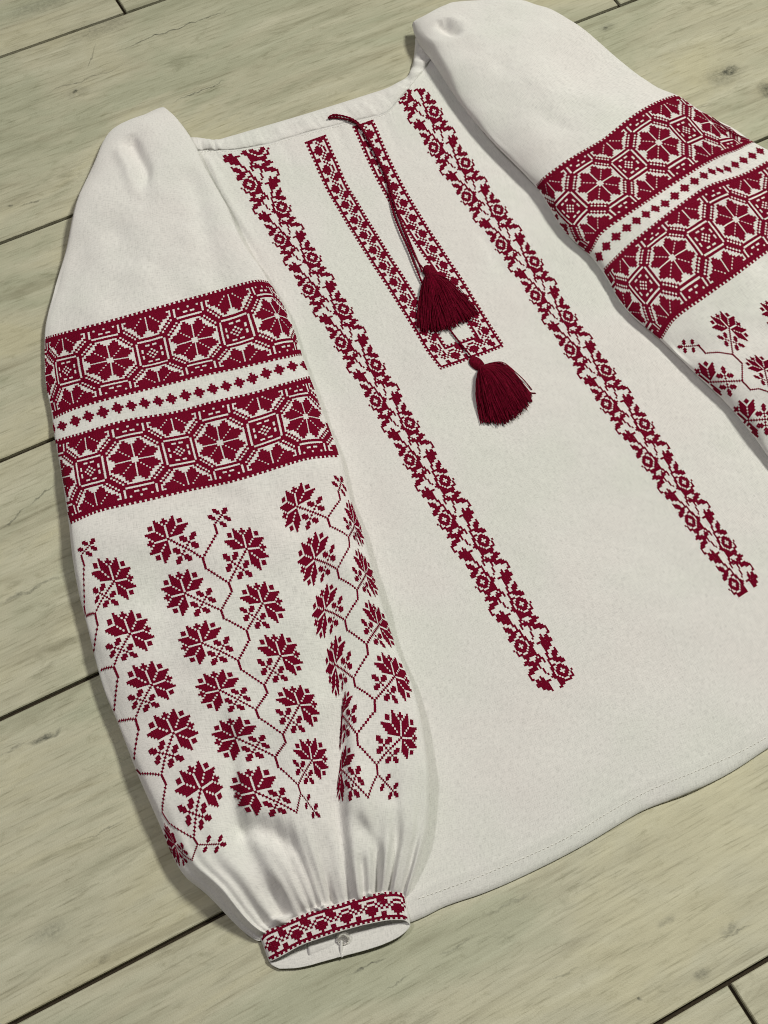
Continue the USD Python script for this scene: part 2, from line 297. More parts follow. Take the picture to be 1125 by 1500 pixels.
# ---- sleeves
def sleeve(rows, ring_end, lines, foldz, pw, seed, wrinkle, nrow=240, ntop=150, nbot=40, uvs=(.34, .62)):
    """rows: left px, right px, height above the mid-plane (mm), mid-plane left and right (mm), rest left and right (mm)"""
    R = spline(np.array(rows, float), nrow)
    Lw, Rw = at(R[:, 0:2], R[:, 5] * 1e-3), at(R[:, 2:4], R[:, 6] * 1e-3)
    a = np.r_[np.linspace(0, np.pi, ntop), np.linspace(np.pi, 2 * np.pi, nbot + 2)[1:-1]]
    c = -np.cos(a); topm = a <= np.pi + 1e-9
    prof = (1 - np.abs(c) ** pw) ** (1 / pw)
    k = ((c + 1) / 2)[None, :, None]
    P = Lw[:, None] * (1 - k) + Rw[:, None] * k
    mid = P[..., 2].copy()
    rest = R[:, 7, None] * 1e-3 * (1 - k[..., 0]) + R[:, 8, None] * 1e-3 * k[..., 0]
    P[..., 2] = np.where(topm[None], mid + R[:, 4, None] * 1e-3 * prof[None], mid - (mid - rest) * prof[None])
    if ring_end is not None:
        tgt = ring_end(c, topm)
        t = np.linspace(0, 1, nrow); w = np.clip((t - .90) / .10, 0, 1); w = w * w * (3 - 2 * w)
        P = P * (1 - w[:, None, None]) + tgt[None] * w[:, None, None]
    v = P.reshape(-1, 3); n_r = len(a)
    f = grid_faces(nrow, n_r, True)
    nn = normals(v, f)
    if nn.reshape(nrow, n_r, 3)[:, ntop // 2, 2].mean() < 0: f = f[:, ::-1]; nn = -nn
    w = np.clip(nn[:, 2] * 1.6 - .15, 0, 1) * np.tile(topm, nrow)
    tt = np.repeat(np.linspace(0, 1, nrow), n_r)
    q = np.c_[v[:, :2], np.zeros(len(v))]
    amp = wrinkle * np.minimum(1, tt / .06) * np.minimum(1, (1 - tt) / .05)
    v[:, 2] += w * amp * ((meshkit.fbm(q * 14, 3, seed) - .5) * .012 + (meshkit.fbm(q * 40, 2, seed + 5) - .5) * .0022)
    folds(v, w, lines, foldz)
    if ring_end is not None:                      # little gathers running into the band
        ph = np.tile((c + 1) / 2, nrow)
        g = np.clip((tt - .77) / .20, 0, 1)
        v[:, 2] += w * g ** 1.7 * (.0042 * np.sin(ph * 52 + 5 * np.sin(ph * 7.0 + 1)) + .0024 * np.sin(ph * 97 + 4 * np.sin(ph * 13.0))) * (1 - np.clip((tt - .97) / .03, 0, 1) * .7)
    caps = []
    m0 = len(v); v = np.vstack([v, P[0].mean(0)])
    ringi = np.arange(n_r)
    cap = np.stack([np.full(n_r, m0), ringi, np.roll(ringi, -1)], 1)
    if np.dot(np.cross(v[cap[:, 1]] - v[m0], v[cap[:, 2]] - v[m0]).sum(0), P[0].mean(0) - P[5].mean(0)) < 0: cap = cap[:, ::-1]
    f2 = np.vstack([f, cap])
    n2 = normals(v, f2)
    s = np.tile(np.r_[np.linspace(0, 1, ntop), np.linspace(1, 2, nbot + 2)[1:-1]], nrow)
    uv = np.vstack([np.c_[s * uvs[0], tt * uvs[1]], [[0, 0]]])
    return v, f2, n2, uv, Drape(v[:m0], n2[:m0], 16)

# the cuff: a stiff arched band, its opening towards the viewer
cf_top = [(381, 1373), (387, 1364), (400, 1357.5), (431, 1344), (461.8, 1332), (494.5, 1323.5), (523, 1314.5), (560, 1306), (576, 1304.7), (588.5, 1307.5), (594, 1316)]
cf_bot = [(394, 1409), (401, 1405.5), (411, 1400.5), (441, 1384), (472, 1372.8), (502.7, 1362.6), (543.6, 1352), (574, 1347), (588, 1346.8), (596, 1349), (601, 1354)]
cf_back = [(394.5, 1411), (401, 1415), (411, 1418.8), (431, 1418), (449, 1415), (472, 1408.6), (500, 1401), (536, 1391.5), (564, 1382), (590, 1368), (601, 1356)]
NS = 90
sarr = np.linspace(0, 1, NS)
zc = (3 + 9 * (1 - np.abs(2 * sarr - 1) ** 2.4) ** (1 / 2.0)) * 1e-3
zr = zc + 3.0 * sarr * 1e-3
ct, cb = at(spline(cf_top, NS), zr), at(spline(cf_bot, NS), zr)
ck = at(spline(cf_back, NS), .0018 + .003 * sarr)
ckt = ck + (ct - cb); ckt[:, 2] = ck[:, 2] + .0005
def cuff_ring(c, topm):
    k = (c + 1) / 2
    lo = np.stack([np.interp(k, sarr, ct[:, i]) for i in range(3)], 1)
    up = np.stack([np.interp(k, sarr, ckt[:, i]) for i in range(3)], 1)
    into = (cb - ct); into = np.stack([np.interp(k, sarr, into[:, i]) for i in range(3)], 1) * .10
    P = np.where(topm[:, None], lo, up) + into
    P[:, 2] -= np.where(topm, .0012, -.0003)
    return P

# rows: Lx, Ly, Rx, Ry, height, midL, midR, restL, restR
S1 = [(186, 186, 241, 158, 5, 4, 5, 1, 2), (158, 201, 262, 180, 15, 7, 9, 1, 4), (138, 243, 284, 211, 19, 9, 12, 1, 6), (113, 299, 303, 252, 21, 10, 13, 1, 8), (98, 366, 334, 307, 22, 10, 14, 1, 8),
      (81, 423, 356, 357, 22, 10, 14, 1, 8), (65.6, 496, 393, 413, 22, 10, 14, 1, 8), (66, 550, 425, 467, 22, 10, 14, 1, 8), (76, 608, 443, 520, 23, 10, 14, 1, 8), (80, 640, 454, 552, 23, 10, 14, 1, 8),
      (89, 690, 474, 608, 24, 11, 14, 1, 8), (101, 769, 502, 678, 25, 12, 14, 1, 8), (106, 815, 513, 730, 26, 13, 15, 1, 8), (118, 862, 531, 780, 27, 14, 16, 1, 8), (134, 926, 551, 855, 28, 15, 17, 1, 8),
      (146, 975, 568, 912, 29, 16, 18, 1, 8), (157, 1012, 582, 955, 29, 16, 18, 1, 8), (177, 1060, 606, 1012, 29, 16, 19, 1, 8), (204, 1130, 622, 1085, 28, 16, 19, 1, 8), (234, 1199, 629, 1150, 27, 16, 18, 1, 8),
      (272, 1280, 626, 1215, 25, 15, 17, 1, 8), (305, 1313, 616, 1258, 23, 13, 15, 1, 8), (334, 1356, 605, 1290, 20, 9, 13, 1, 8), (353, 1377, 599, 1303, 15, 6, 11, 1, 8), (383, 1371, 594, 1309, 12, 4, 9, 2, 6)]
F1 = [([(452, 770), (470, 850), (484, 930), (495, 1010)], 6, 16, 12, .4, .3),
      ([(486, 930), (497, 1010), (499, 1080), (497, 1170), (502, 1250), (514, 1322)], 7.5, 5, 10, .4, .02),
      ([(512, 1010), (520, 1090), (522, 1180), (530, 1250)], -4, 10, 12, .3, .3),
      ([(298, 1000), (322, 1050), (336, 1110), (338, 1165), (352, 1222), (386, 1280), (412, 1336)], 8.0, 7, 11, .5, .02),
      ([(330, 1215), (372, 1210), (408, 1226), (448, 1276), (468, 1320)], 8, 7, 9, .15, .02),
      ([(370, 1260), (410, 1290), (440, 1330)], -3.0, 8, 8, .3, .1), ([(395, 1285), (415, 1312), (436, 1340)], 4, 3.5, 4.5, .3, .02),
      ([(415, 1230), (440, 1275), (458, 1325)], -3, 6, 6, .3, .1),
      ([(466, 1200), (478, 1250), (484, 1322)], 4.5, 4, 6, .4, .02), ([(455, 1100), (468, 1160), (480, 1220)], 2.5, 10, 10, .4, .4),
      ([(505, 1195), (535, 1215), (552, 1250), (556, 1300)], 5, 4, 7, .3, .02), ([(528, 1245), (534, 1280), (540, 1308)], 3, 3, 3, .3, .02),
      ([(590, 1180), (582, 1240), (570, 1300)], 4.5, 4, 5, .4, .02), ([(610, 1200), (600, 1250), (586, 1300)], 4, 4, 4, .4, .02), ([(575, 1120), (568, 1190), (560, 1250)], 3, 8, 8, .4, .3),
      ([(188, 190), (200, 215), (213, 245), (203, 285)], 7, 5, 8, .05, .4), ([(168, 205), (180, 230), (192, 262), (205, 300)], -3.0, 5, 5, .1, .5),
      ([(277, 235), (289, 290), (302, 341), (325, 400)], 4.5, 9, 9, .15, .4), ([(165, 300), (175, 345), (190, 400)], 2.0, 12, 14, .4, .4), ([(300, 350), (320, 400), (345, 450)], 2.5, 12, 10, .4, .4),
      ([(120, 330), (105, 400), (100, 460)], 1.6, 10, 10, .4, .4), ([(170, 380), (166, 430), (160, 470)], 2.0, 8, 10, .4, .4),
      ([(215, 760), (225, 850), (250, 950), (290, 1040)], 3.5, 16, 18, .4, .4), ([(440, 745), (450, 800), (455, 860)], 2.0, 14, 14, .4, .4),
      ([(300, 712), (325, 730), (370, 745)], 1.6, 8, 10, .4, .4), ([(170, 620), (300, 590), (420, 560)], 1.2, 8, 12, .3, .3), ([(120, 800), (150, 900), (170, 1000)], -2, 14, 14, .4, .4),
      ([(260, 1220), (300, 1260), (350, 1330)], -3, 10, 10, .4, .3)]
S1 = [((r[0] - 4, r[1]) if 13 <= i <= 20 else r[:2]) + r[2:4] + (r[4] * .82, r[5] * (.62 if i < 12 else .78), r[6] * .88) + r[7:] for i, r in enumerate(S1)]
F1 = [(p, d * (1.4 if b <= .02 and d > 0 else 1.15), wl, wr, a, b) for p, d, wl, wr, a, b in F1]
v1, f1, n1, uv1, drape1 = sleeve(S1, cuff_ring, F1, .03, 2.5, 21, 1.5)
sleeve_a = obj('sleeve', (v1, f1), cloth_m, blouse, smooth=True, uv=uv1, label='full sleeve lying whole in view, gathered into its buttoned cuff')

S2 = [(604, 36, 641, 25, 7, 20, 22, 6, 6), (608, 50, 672, 11, 15, 24, 22, 6, 4), (636, 92, 734, 9.5, 20, 26, 18, 8, 2), (672, 147, 800, 23, 22, 27, 15, 10, 1), (714, 199, 860, 44, 24, 27, 13, 10, 1),
      (771, 257, 962, 121, 25, 26, 13, 9, 1), (788, 276, 1001, 142, 25, 25, 13, 9, 1), (826, 337, 1062, 176, 26, 23, 13, 8, 1), (868, 378, 1108, 204, 26, 23, 13, 8, 1), (883, 398, 1150, 228, 26, 23, 13, 8, 1),
      (914, 449, 1195, 265, 27, 23, 14, 8, 1), (968, 498, 1255, 318, 27, 23, 15, 8, 1), (1019, 547, 1310, 375, 28, 23, 15, 8, 1), (1062, 588, 1350, 430, 28, 23, 15, 8, 1), (1106, 641, 1390, 490, 28, 23, 15, 8, 1),
      (1140, 690, 1425, 560, 28, 22, 15, 8, 1), (1185, 760, 1455, 640, 27, 20, 15, 8, 1), (1240, 830, 1470, 720, 22, 16, 14, 8, 1), (1300, 880, 1450, 780, 12, 10, 10, 8, 1)]
F2 = [([(648, 26), (653, 34), (664, 42), (682, 44)], 9, 5, 6, .05, .4), ([(655, 20), (672, 30), (690, 34)], -2.0, 5, 5, .3, .4), ([(612, 44), (632, 52), (660, 66)], -2.5, 6, 6, .2, .5),
      ([(720, 75), (732, 90), (745, 120)], 2.2, 9, 9, .4, .4), ([(785, 160), (815, 180), (850, 210)], 2.8, 9, 12, .4, .4), ([(820, 60), (860, 110), (900, 150)], 2.2, 18, 16, .4, .4),
      ([(740, 220), (770, 235), (800, 262)], 2.5, 10, 8, .3, .4), ([(985, 480), (1010, 486), (1050, 520)], 3.0, 8, 8, .3, .4), ([(1000, 150), (1015, 180), (1020, 220), (1040, 260)], 4, 9, 8, .2, .4),
      ([(990, 145), (1000, 170), (1006, 210)], -2.0, 7, 7, .2, .4), ([(1030, 560), (1060, 570), (1100, 600)], 2.5, 8, 8, .3, .4), ([(960, 90), (985, 130), (1010, 150)], 3, 6, 6, .3, .3), ([(930, 330), (980, 330), (1030, 290)], 1.5, 10, 12, .4, .4)]
S2 = [r[:2] + ((r[2] - 6, r[3] + 7) if 4 <= i <= 11 else r[2:4]) + (r[4] * .85, r[5] * .72, r[6]) + r[7:] for i, r in enumerate(S2)]
v2, f2, n2, uv2, drape2 = sleeve(S2, None, F2, .04, 2.5, 61, 1.5, nrow=230)
sleeve_b = obj('sleeve', (v2, f2), cloth_m, blouse, smooth=True, uv=uv2, label='puffed sleeve cut off by the picture edge, without a visible cuff')

# ---- cuff mesh: outer and inner wall
def cuff_mesh():
    ring0 = np.vstack([ct, ckt[::-1]]); ring1 = np.vstack([cb, ck[::-1]])
    n = len(ring0)
    cen0, cen1 = ring0.mean(0), ring1.mean(0)
    rows = [ring0 + (ring1 - ring0) * t for t in np.linspace(0, 1, 14)]
    for i, t in enumerate(np.linspace(0, 1, 14)):
        rows[i][:NS, 2] += .0006 * np.sin(np.pi * t)
    inner = []
    for t in np.linspace(1, 0, 10):
        p = ring0 + (ring1 - ring0) * t
        nrm = np.roll(p, -1, 0) - np.roll(p, 1, 0)
        ax = (ring1 - ring0); ax /= np.linalg.norm(ax, axis=1, keepdims=True)
        nn = np.cross(ax, nrm); nn /= np.maximum(np.linalg.norm(nn, axis=1, keepdims=True), 1e-9)
        sgn = np.sign((nn * (p.mean(0) - p)).sum(1))
        sgn = np.sign(np.median(sgn))
        inner.append(p + nn * sgn * .0011)
    lip = (rows[-1] + inner[0]) / 2 + (ring1 - ring0) * .02
    allr = np.array(rows + [lip] + inner)
    return allr.reshape(-1, 3), grid_faces(len(allr), n, True)
cv, cfc = cuff_mesh()
cnn = normals(cv, cfc).reshape(-1, 2 * NS, 3)
if cnn[6, NS // 2, 2] < 0: cfc = cfc[:, ::-1]
cuff_uv = np.c_[np.tile(np.linspace(0, .3, 2 * NS), 25), np.repeat(np.linspace(0, .06, 25), 2 * NS)]
cuff = obj('cuff', (cv, cfc), cloth_m, blouse, smooth=True, uv=cuff_uv)
cuff_top = cv.reshape(25, 2 * NS, 3)[:14, :NS].reshape(-1, 3)
cf_t = grid_faces(14, NS); cn_t = normals(cuff_top, cf_t)
if cn_t[:, 2].mean() < 0: cn_t = -cn_t
cuff_drape = Drape(cuff_top, cn_t, 20)

# ---- neck band: a drawstring casing above the seam
nb_top = [(258, 205), (281, 201), (294.7, 202), (304, 204), (315, 204.6), (336, 199.7), (375.6, 188), (438, 169.7), (486.5, 154.7), (533, 140), (571, 127), (580, 122), (597, 111.5), (601, 103.5), (605, 91), (608, 56)]
nb_seam = [(258, 227), (281, 222.5), (294.7, 220.6), (304, 220), (315, 220.5), (334, 220), (389, 212), (445, 195.6), (505, 180.6), (539, 173), (565, 164.5), (582, 148.5), (598, 131), (614, 112), (632, 88), (650, 64)]
NN = 220
a_, b_ = spline(nb_top, NN), spline(nb_seam, NN)
prof = [(0.0, .0062), (.05, .0078), (.14, .0088), (.3, .0094), (.5, .0098), (.68, .0096), (.82, .0088), (.92, .0070), (.98, .0045), (1.0, .0022), (.97, .0008), (.0, .0008)]
rows = []
g1 = meshkit.fbm(np.c_[np.arange(NN) * .12, np.zeros(NN), np.zeros(NN)], 3, 4) - .5
g2 = meshkit.fbm(np.c_[np.arange(NN) * .35, np.zeros(NN), np.zeros(NN)], 2, 9) - .5
sN = np.linspace(0, 1, NN)
gather = np.exp(-((sN - .10) / .05) ** 2) + .8 * np.exp(-((sN - .90) / .06) ** 2) + .25
for i, (k, z) in enumerate(prof):
    p = b_ + (a_ - b_) * k
    P = at(p, z)
    if 1 <= i <= 8:
        P[:, 2] += (g1 * .004 * math.sin(math.pi * k) + g2 * .0065 * gather * (1 - abs(k - .4)))
    rows.append(P)
nv = np.array(rows).reshape(-1, 3); nf = grid_faces(len(prof), NN)
if normals(nv, nf).reshape(len(prof), NN, 3)[4, :, 2].mean() < 0: nf = nf[:, ::-1]
neck_lines = [([(345, 206), (400, 196), (430, 187), (470, 178), (500, 170)], 1.6, 3, 2.2, .2, .2), ([(540, 160), (556, 147), (570, 136)], 2.2, 3, 4, .2, .2), ([(318, 212), (325, 208), (330, 203)], 2, 2, 2, .2, .2),
              ([(546, 168), (566, 156), (578, 146)], 1.6, 2.5, 3, .2, .2), ([(590, 128), (596, 120), (602, 112)], 1.6, 2.5, 2.5, .2, .2)]
wn = np.repeat([0, .6, 1, 1, 1, 1, 1, .6, .2, 0, 0, 0], NN).astype(float)
folds(nv, wn, neck_lines, .009)
neck = obj('neck_band', (nv, nf), cloth_m, blouse, smooth=True, uv=np.c_[np.tile(np.linspace(0, .5, NN), len(prof)), np.repeat(np.linspace(0, .04, len(prof)), NN)])

# ---- sewn lines: hem, neck seam
def dashes(px, drape, length, gap, wid, lift):
    p = spline(px, 1500); P, n = drape(p); P = P[~np.isnan(P[:, 0])]
    s = np.r_[0, np.cumsum(np.linalg.norm(np.diff(P, axis=0), axis=1))]
    v, f = [], []
    x = 0.0
    while x + length < s[-1]:
        A = np.array([np.interp(x, s, P[:, i]) for i in range(3)]); B = np.array([np.interp(x + length, s, P[:, i]) for i in range(3)])
        d = (B - A) / np.linalg.norm(B - A); c = np.array([-d[1], d[0], 0]) * wid; u = np.array([0, 0, lift]); o = len(v)
        v += [A - c, A + c, B + c, B - c, (A * .7 + B * .3) + u, (A * .3 + B * .7) + u]
        f += [[o, o + 4, o + 1], [o, o + 3, o + 5], [o, o + 5, o + 4], [o + 3, o + 2, o + 5], [o + 1, o + 4, o + 5], [o + 1, o + 5, o + 2]]
        x += length + gap
    return np.array(v), np.array(f)
hem_st = [(612, 1317), (640, 1307), (687, 1290), (768, 1256.5), (826.5, 1229.5), (898, 1186.5), (943, 1162), (1024, 1128), (1075, 1106), (1125, 1079)]
obj('hem_stitching', dashes(hem_st, body, .0019, .0012, .00028, .0007), white_m, front)
seam_st = [(x, y + 2.2) for x, y in nb_seam[2:12]]
obj('neck_stitching', dashes(seam_st, body, .0017, .0009, .00025, .0006), white_m, front)

# ------------------------------------------------------------------ cross stitch
def stitches(uv, to_px, drape, lift=.00035, size=1.0):
    """every stitch a small crossed pillow on the cloth"""
    uv = np.asarray(uv, float)
    if len(uv) == 0: return None
    h, e = .57 * size, .495 * size
    off = np.array([(-h, -h), (0, -e), (h, -h), (e, 0), (h, h), (0, e), (-h, h), (-e, 0), (0, 0)])
    jit = rng.normal(0, .03, (len(uv), 1, 2))
    q = (uv[:, None] + off[None] + jit).reshape(-1, 2)
    P, n = drape(to_px(q))
    P = P.reshape(-1, 9, 3); n = n.reshape(-1, 9, 3)
    ok = ~np.isnan(P).any((1, 2))
    P, n = P[ok], n[ok]
    if len(P) == 0: return None
    zl = np.array([1.0, .5, 1.0, .5, 1.0, .5, 1.0, .5, 1.75]) * lift
    P = P + n * zl[None, :, None]
    tri = np.array([[8, 0, 1], [8, 1, 2], [8, 2, 3], [8, 3, 4], [8, 4, 5], [8, 5, 6], [8, 6, 7], [8, 7, 0]])
    F = (np.arange(len(P)) * 9)[:, None, None] + tri[None]
    V, F = P.reshape(-1, 3), F.reshape(-1, 3)
    fn = np.cross(V[F[:, 1]] - V[F[:, 0]], V[F[:, 2]] - V[F[:, 0]])
    flip = (fn * n.reshape(-1, 3)[F[:, 0]]).sum(1) < 0
    F[flip] = F[flip][:, ::-1]
    return V, F
def sew(groups, to_px, drape, parent, **kw):
    """groups: {(name, id): set of (u, v)} -> one mesh per motif"""
    for (name, _), cells in sorted(groups.items(), key=lambda t: (t[0][0], str(t[0][1]))):
        m = stitches(sorted(cells), to_px, drape, **dict(kw, size=kw.get('size', 1.0) * {'flower_medallion': 1.24, 'rosette': 1.06}.get(name, 1.0)))
        if m is not None and len(m[1]) > 8 * 3:
            obj(name, m, red_m, parent)
def warp(uv, px, smoothing=0.0):
    return RBFInterpolator(np.asarray(uv, float), np.asarray(px, float), kernel='thin_plate_spline', smoothing=smoothing)
class G(dict):
    def put(self, key, u, v): self.setdefault(key, set()).add((u, v))
    def drop(self, u, v):
        for s in self.values(): s.discard((u, v))

# -- octagon bands: flowers in octagons, squares between, beaded bars
PET = {1: (2, 7), 2: (3, 8), 3: (4, 9), 4: (5, 8), 5: (6, 6)}
HP = 18
def band_chart(u0, u1):
    g = G()
    for u in range(u0, u1 + 1):
        for v in range(-19, 20):
            av = abs(v)
            if av == 19:
                if u % 2 == 0: g.put(('band_lattice', 0), u, v)
                continue
            if av in (17, 18):
                if av == 18 or (u + 0) % 1 == 0: g.put(('band_lattice', 0), u, v)
                continue
            # nearest square centre: (0,0)+34k at v=0, (17, +-17)
            best = None
            for sv in (-HP, 0, HP):
                base = 0 if sv == 0 else HP
                su = base + 2 * HP * round((u - base) / (2 * HP))
                s = max(abs(u - su), abs(v - sv))
                if best is None or s < best[0]: best = (s, su, sv, u - su, v - sv)
            s, su, sv, du, dv = best
            if s <= 7:
                diag = abs(du) == abs(dv)
                if s in (7, 5): on = True
                elif s == 6: on = diag
                elif s == 4: on = not 1 <= min(abs(du), abs(dv)) <= 2
                else: on = not ((du + dv) % 2 == 0 and abs(du) + abs(dv) <= 2)
                if on: g.put(('square_motif', (su, sv)), u, v)
                continue
            best = None
            for ov in (-HP, 0, HP):
                base = HP if ov == 0 else 0
                ou = base + 2 * HP * round((u - base) / (2 * HP))
                d = abs(u - ou) + abs(v - ov)
                if best is None or d < best[0]: best = (d, ou, ov, abs(u - ou), abs(v - ov))
            d, ou, ov, x, y = best
            k = abs(HP - d)
            if k <= 3:
                if k != 2: g.put(('band_lattice', 0), u, v)
                continue
            if x == 0 or y == 0 or x == y: continue
            a, b = min(x, y), max(x, y)
            if a in PET and PET[a][0] <= b <= PET[a][1]: g.put(('flower_medallion', (ou, ov)), u, v)
    return g
def grid_warp(cols, top, mid, bot, scale, off, vh=19.0):
    uv, px = [], []
    for line, v in ((top, -vh), (mid, 0), (bot, vh)):
        for c, p in zip(cols, line):
            if p is not None:
                uv.append((c * HP / 17, v)); px.append((p[0] / scale + off[0], p[1] / scale + off[1]))
    return warp(uv, px, .3)
S_, O_ = 1125 / 480, (40, 400)
b1 = grid_warp([-14, 0, 17, 34, 51, 68, 85, 96],
    [(57, 226), (118, 208), (258, 172), (400, 132), (545, 92), (683, 54), (795, 27), (838, 36)],
    [(66, 352), (135, 335), (285, 300), (430, 275), (575, 230), (718, 200), (858, 147), (908, 165)],
    [(90, 498), (164, 465), (310, 424), (458, 388), (603, 352), (752, 320), (898, 287), (945, 279)], S_, O_)
sew(band_chart(-17, 103), b1, drape1, sleeve_a, size=1.07)
b2 = grid_warp([-16, 0, 17, 34, 51, 68, 85, 96],
    [(95, 577), (196, 548), (340, 506), (490, 482), (635, 444), (785, 410), (922, 370), (974, 357)],
    [(108, 706), (215, 680), (370, 640), (522, 612), (662, 583), (815, 540), (956, 492), (1026, 505)],
    [(147, 859), (246, 817), (398, 783), (560, 745), (700, 716), (850, 671), (985, 634), (1070, 628)], S_, O_)
sew(band_chart(-19, 103), b2, drape1, sleeve_a, size=1.07)
S_, O_ = 2.678, (780, 120)
c1 = grid_warp([-11, 0, 17, 34, 51, 68, 85, 102],
    [(16, 410), (45, 378), (165, 292), (277, 226), (395, 134), (502, 74), (602, 56), (700, 115)],
    [(105, 555), (148, 497), (265, 398), (377, 325), (495, 238), (603, 190), (700, 160), (792, 205)],
    [(236, 652), (266, 598), (388, 510), (492, 440), (612, 362), (712, 303), (800, 268), (872, 235)], S_, O_)
sew(band_chart(-16, 111), c1, drape2, sleeve_b, size=1.07)
c2 = grid_warp([-16, 0, 17, 34, 51, 68, 85],
    [(274, 746), (340, 676), (455, 578), (572, 488), (692, 408), (815, 368), (930, 308)],
    [(372, 893), (435, 798), (548, 690), (680, 612), (798, 540), (915, 485), (1030, 410)],
    [(505, 1008), (552, 935), (662, 852), (785, 765), (900, 680), (1010, 600), (1120, 520)], S_, O_)
sew(band_chart(-21, 93), c2, drape2, sleeve_b, size=1.07)

# -- rows of small diamonds
def diamonds(pts, scale, off, drape, parent):
    P = np.array(pts, float) / scale + off
    n = len(P); t = np.arange(n); sp = CubicSpline(t, P)
    for k in range(n):
        d = sp(k, 1)
        e = d / 6.0
        nrm = np.array([-e[1], e[0]]) * 1.0
        if drape is drape1: nrm = np.array([e[0] * .25 + 0.35, abs(np.hypot(*e)) * .93 if np.hypot(*e) > 2.4 else 3.0])
        else: nrm = np.array([2.3, 2.0])
        cells = [(a, b) for a in range(-2, 3) for b in range(-2, 3) if abs(a) + abs(b) <= 2]
        f = lambda q, c=P[k], e=e, m=nrm: c + q[:, :1] * e + q[:, 1:] * m
        m = stitches(cells, f, drape)
        if m is not None: obj('diamond', m, red_m, parent)
diamonds([(93, 532), (120, 525), (165, 508), (210, 492), (260, 478), (310, 463), (357, 455), (403, 447), (450, 440), (495, 432), (543, 420), (590, 410), (637, 398), (683, 388), (728, 376), (773, 362), (820, 345), (865, 332), (910, 320), (952, 318)], 1125 / 480, np.array([40, 400]), drape1, sleeve_a)
diamonds([(262, 685), (290, 645), (328, 607), (370, 573), (408, 545), (445, 520), (482, 498), (520, 478), (558, 448), (597, 417), (636, 390), (672, 368), (704, 352), (735, 347), (765, 342), (795, 325), (828, 308), (862, 290), (893, 272), (920, 255)], 2.678, np.array([780, 120]), drape2, sleeve_b)

# -- vines of eight-point rosettes
def rosette(g, key, cu, cv, su):
    """six petals, the stem leaving down the inner diagonal; su = +1: stem to +u, -1: to -u"""
    for x in range(-9, 10):
        for y in range(-9, 10):
            a, b = min(abs(x), abs(y)), max(abs(x), abs(y))
            if x == 0 or y == 0 or a == b:
                if a == b and a <= 1 and not (a == 1 and False): g.put(key, cu + x, cv + y)
                continue
            if x * su > 0 and y > 0: continue                    # the stem quarter
            if 1 <= a <= 4 and a + 1 <= b <= a + 5: g.put(key, cu + x, cv + y)
    sq = [(a, b) for a in (-1, 0, 1) for b in (-1, 0, 1)]
    for sx, sy in ((-1, -1), (1, -1), (-su, 1)):
        for a, b in ((6, 6), (7, 6), (6, 7), (7, 7)):
            g.put(key, cu + sx * a, cv + sy * b)
    for sx, sy in ((0, -1), (-su, 0)):
        for a, b in sq + [(2, 2), (-2, -2), (2, -2), (-2, 2)][:0]:
            if abs(a) + abs(b) < 2: g.put(key, cu + sx * 8 + a, cv + sy * 8 + b)
def leaf(g, key, u, v, ou, ov):
    for a, b in ((0, 0), (1, 0), (-1, 0), (0, 1), (0, -1), (ou, ov), (-ou, -ov)):
        g.put(key, u + a, v + b)
def sprig(g, key, cu, cv, dirs):
    g.put(key, cu, cv)
    for a, b in dirs:
        g.put(key, cu + a, cv + b); leaf(g, key, cu + 2 * a + (a > 0) - (a < 0) - (a > 0) + (a < 0), cv + 2 * b, a, b)
def stem(g, key, cu, cv, su, n=12):
    for i in range(2, n + 1): g.put(key, cu + su * i, cv + i)
    g.put(key, cu + su * 7, cv + 5); g.put(key, cu + su * 5, cv + 7)
    for (x, y, ds) in ((8, 4, ((-1, -1), (1, -1), (1, 1))), (4, 8, ((-1, -1), (-1, 1), (1, 1)))):
        sprig(g, key, cu + su * x, cv + y, [(su * a, b) for a, b in ds])
def column(klist_left, klist_right, k0, k1, head=True, tail=True):
    g = G()
    for k in klist_left:
        rosette(g, ('rosette', ('l', k)), -12, 24 * k - 12, 1); stem(g, ('leaf_spray', ('l', k)), -12, 24 * k - 12, 1, 12)
    for k in klist_right:
        rosette(g, ('rosette', ('r', k)), 20, 24 * k, -1); stem(g, ('leaf_spray', ('r', k)), 20, 24 * k, -1, 12)
    vk = ('vine_stem', 0)
    for k in range(k0, k1 + 1):
        y = 24 * k
        for i in range(5): g.put(vk, 0, y + i)
        for i in range(1, 9): g.put(vk, i, y + 4 + i)
        if k < k1 or tail:
            for i in range(5): g.put(vk, 8, y + 12 + i)
            for i in range(1, 9): g.put(vk, 8 - i, y + 16 + i)
    if head:
        y = 24 * k0
        for i in range(0, 8): g.put(vk, i, y - i)
        for i in range(4): g.put(vk, 8, y - 8 - i)
        for i in range(5): g.put(('leaf_spray', 'h'), 8 + i, y - 12 - i)
        sprig(g, ('leaf_spray', 'h'), 10, y - 14, [(-1, -1), (1, 1)]); sprig(g, ('leaf_spray', 'h'), 13, y - 17, [(-1, -1), (1, 1), (1, -1)])
    if tail:
        y = 24 * k1 + 16
        for i in range(1, 9): g.put(('leaf_spray', 't'), 8 + i, y + i)
        sprig(g, ('leaf_spray', 't'), 12, y + 4, [(-1, 1), (1, -1)]); sprig(g, ('leaf_spray', 't'), 17, y + 9, [(-1, 1), (1, 1), (1, -1)])
    return g
def vine_warp(lr, lc, rc, rr, scale, off, sm, extra=()):
    uv, px = [], []
    for pts, f in ((lr, lambda k: (-12, 24 * k - 12)), (lc, lambda k: (0, 24 * k)), (rc, lambda k: (8, 24 * k + 12)), (rr, lambda k: (20, 24 * k))):
        for k, p in enumerate(pts):
            if p is not None: uv.append(f(k)); px.append((p[0] / scale + off[0], p[1] / scale + off[1]))
    for u, p in extra: uv.append(u); px.append((p[0] / scale + off[0], p[1] / scale + off[1]))
    return warp(uv, px, sm)
S_, O_ = 1125 / 560, (80, 680)
